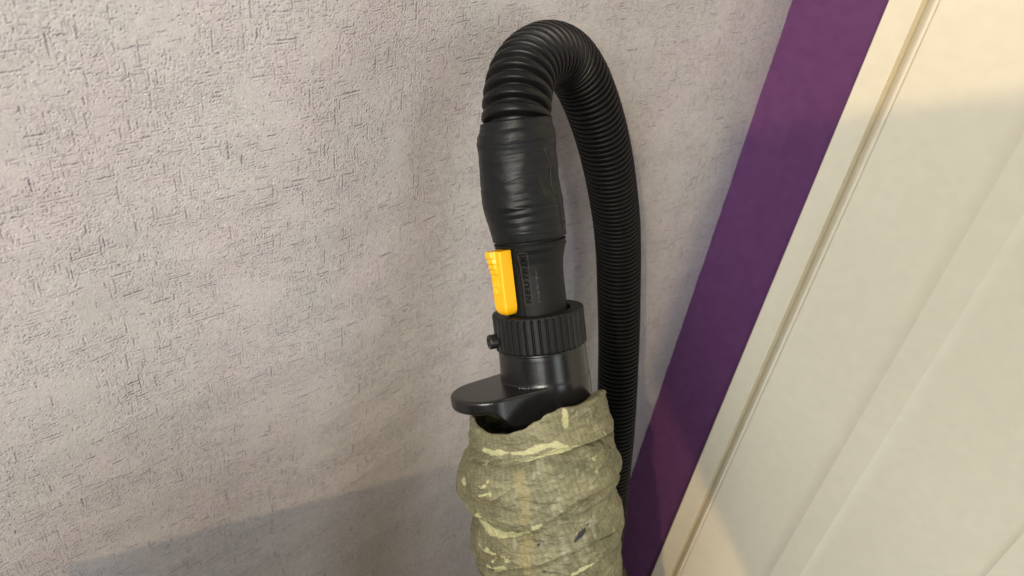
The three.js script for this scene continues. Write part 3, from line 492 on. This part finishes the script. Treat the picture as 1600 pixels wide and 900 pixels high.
  const lower = grid(160, 260, (u, v) => { const th = u * Math.PI * 2 - Math.PI, y = lerp(yS, yE, v), ph = (((-y - th * 3.2) / 20) % 1 + 1) % 1, R = 31.0 - 9 * sstep(0, 1, v) + 1.2 * sstep(0, 0.9, ph) - 1.2 * sstep(0.93, 1, ph) - 1.6 + 0.6 * N3(Math.sin(th) * 3, y * 0.1, Math.cos(th) * 3); return [lerp(-4.6, -1, sstep(0, 0.6, v)) + R * Math.sin(th), y, 4 + R * Math.cos(th) - 2 * v, u, -y / 110]; }, true, true);
  mesh('lower_wrap', inStaff(lower), mTape, staff);
}

// ------------------------------------------------------------------ outside the picture: lamp and windows, then two added shadow casters
{
  const lamp = new THREE.Group(); lamp.name = 'pendant_lamp'; lamp.position.copy(LAMP); scene.add(lamp);
  tag(lamp, 'small warm globe pendant lamp hanging on a cord', 'lamp');
  mesh('bulb', new THREE.SphereGeometry(0.018, 32, 20), std({ color: lin(0.9, 0.8, 0.6), emissive: lin(1.0, 0.74, 0.44), emissiveIntensity: 60 }), lamp);
  const cap = new THREE.LatheGeometry([[0.004, 0.075], [0.014, 0.07], [0.018, 0.03], [0.016, 0.02], [0.012, 0.018]].map((a) => new THREE.Vector2(...a)), 28); mesh('lamp_cap', cap, mBlack, lamp);
  mesh('cord', new THREE.TubeGeometry(new THREE.LineCurve3(new THREE.Vector3(0, 0.07, 0), new THREE.Vector3(0, 0.6, 0)), 2, 0.003, 8), mBlack, lamp);

  WINDOWS.forEach((wd, i) => {
    const { w, h } = wd, win = new THREE.Group(); win.name = i ? 'window_001' : 'window'; win.position.copy(wd.pos); win.lookAt(wd.aim.x, wd.pos.y, wd.aim.z); scene.add(win);
    tag(win, wd.label, 'window');
    const pane = new THREE.PlaneGeometry(w, h); pane.translate(0, 0, -0.02);
    mesh('window_pane', pane, std({ color: lin(0.1, 0.1, 0.1), emissive: lin(0.91, 0.965, 1.0), emissiveIntensity: 0.6, roughness: 0.2 }), win);
    for (const [bw, bh, x, y] of [[w + 0.12, 0.06, 0, h / 2 + 0.03], [w + 0.12, 0.06, 0, -h / 2 - 0.03], [0.06, h, w / 2 + 0.03, 0], [0.06, h, -w / 2 - 0.03, 0]]) { const g = new THREE.BoxGeometry(bw, bh, 0.05); g.translate(x, y, -0.05); mesh('frame_bar', g, mWhite, win); }
  });

  // added unseen tower, its top sized to throw the papered wall's low shadow
  const onWall = (px, py) => { const r = ray(px, py); return r.multiplyScalar(-camPos.z / r.z).add(camPos); };
  const cast = (p, y) => p.clone().lerp(LAMP, (y - p.y) / (LAMP.y - p.y));          // where the ray from p to the lamp passes height y
  const TOWER_H = 0.80, sa = cast(onWall(100, 885), TOWER_H), sb = cast(onWall(685, 733), TOWER_H), sd = sb.clone().sub(sa).setY(0), sw = sd.length(); sd.normalize();
  const shadowTower = new THREE.Group(); shadowTower.name = 'added_shadow_tower'; shadowTower.position.copy(sa).add(sb).multiplyScalar(0.5).addScaledVector(new THREE.Vector3(-sd.z, 0, sd.x), 0.1).setY(0); shadowTower.rotation.y = -Math.atan2(sd.z, sd.x); scene.add(shadowTower);
  tag(shadowTower, 'added unseen shadow caster, a slim black tower shaped like a loudspeaker', 'shadow_caster');
  const cab = new THREE.BoxGeometry(sw, TOWER_H - 0.015, 0.2); cab.translate(0, (TOWER_H + 0.015) / 2, 0); mesh('tower_box', cab, mBlack, shadowTower);
  const plinth = new THREE.BoxGeometry(sw + 0.02, 0.015, 0.22); plinth.translate(0, 0.0075, 0); mesh('plinth', plinth, mBlack, shadowTower);
  for (const [y, r] of [[0.70, sw * 0.22], [0.58, sw * 0.4], [0.45, sw * 0.4]]) { const c = new THREE.LatheGeometry([[0.002, -0.002], [r * 0.3, -0.001], [r * 0.75, -0.008], [r * 0.9, 0.003], [r, 0.001]].map((a) => new THREE.Vector2(...a)), 36); c.rotateX(Math.PI / 2); c.translate(0, y, 0.1045); mesh('tower_disc', c, mHose, shadowTower); }

  // unseen stand added in the photographer's place, cut to shade door and purple strip
  const STAND_H = 1.26, q = cast(onX(1168, 205, CORNER_X), STAND_H), q2 = cast(onX(1600, 143, DOOR_X), STAND_H), hdir = q2.clone().sub(q).setY(0).normalize();
  const hit = (p) => { const m = new THREE.Vector3(hdir.z, 0, -hdir.x), d = LAMP.clone().sub(p), t = m.dot(q.clone().sub(p)) / m.dot(d), h = p.clone().addScaledVector(d, t); return [h.clone().sub(q).dot(hdir), h.y]; };   // (along, height) in the desk's plane
  const e0 = hit(onX(1112, 590, CORNER_X)), e1 = hit(onX(1110, 770, TRIM_X)), e2 = hit(onX(1180, 900, DOOR_X));
  const half = 0.15, shadowStand = new THREE.Group(); shadowStand.name = 'added_shadow_stand'; shadowStand.position.copy(q).addScaledVector(hdir, half - 0.006).setY(0); shadowStand.rotation.y = -Math.atan2(hdir.z, hdir.x); scene.add(shadowStand);
  const lowX = e2[0] + (e2[0] - e1[0]) * 0.5 - half, lowY = e2[1] + (e2[1] - e1[1]) * 0.5;
  tag(shadowStand, 'added unseen shadow caster, a tapered black board on three legs', 'music stand');
  const sh = new THREE.Shape([[-half, STAND_H], [half, STAND_H], [half, e0[1]], [-lowX, lowY], [lowX, lowY], [-half, e0[1]]].map((a) => new THREE.Vector2(...a)));
  const dg = new THREE.ExtrudeGeometry(sh, { depth: 0.003, bevelEnabled: false }); mesh('desk', dg, mBlack, shadowStand);
  const tray = new THREE.BoxGeometry(-lowX * 2, 0.003, 0.045); tray.translate(0, lowY - 0.0016, -0.022); mesh('tray', tray, mBlack, shadowStand);
  mesh('tube', new THREE.TubeGeometry(new THREE.LineCurve3(new THREE.Vector3(0, 0.12, -0.008), new THREE.Vector3(0, lowY + 0.03, -0.008)), 2, 0.007, 16), mBlack, shadowStand);
  for (let k = 0; k < 3; k++) { const a = k * 2.094 + 0.5; mesh('leg', new THREE.TubeGeometry(new THREE.LineCurve3(new THREE.Vector3(0, 0.22, -0.008), new THREE.Vector3(0.2 * Math.cos(a), 0.006, -0.008 + 0.2 * Math.sin(a))), 2, 0.005, 12), mBlack, shadowStand); }
}

renderer.render(scene, camera);
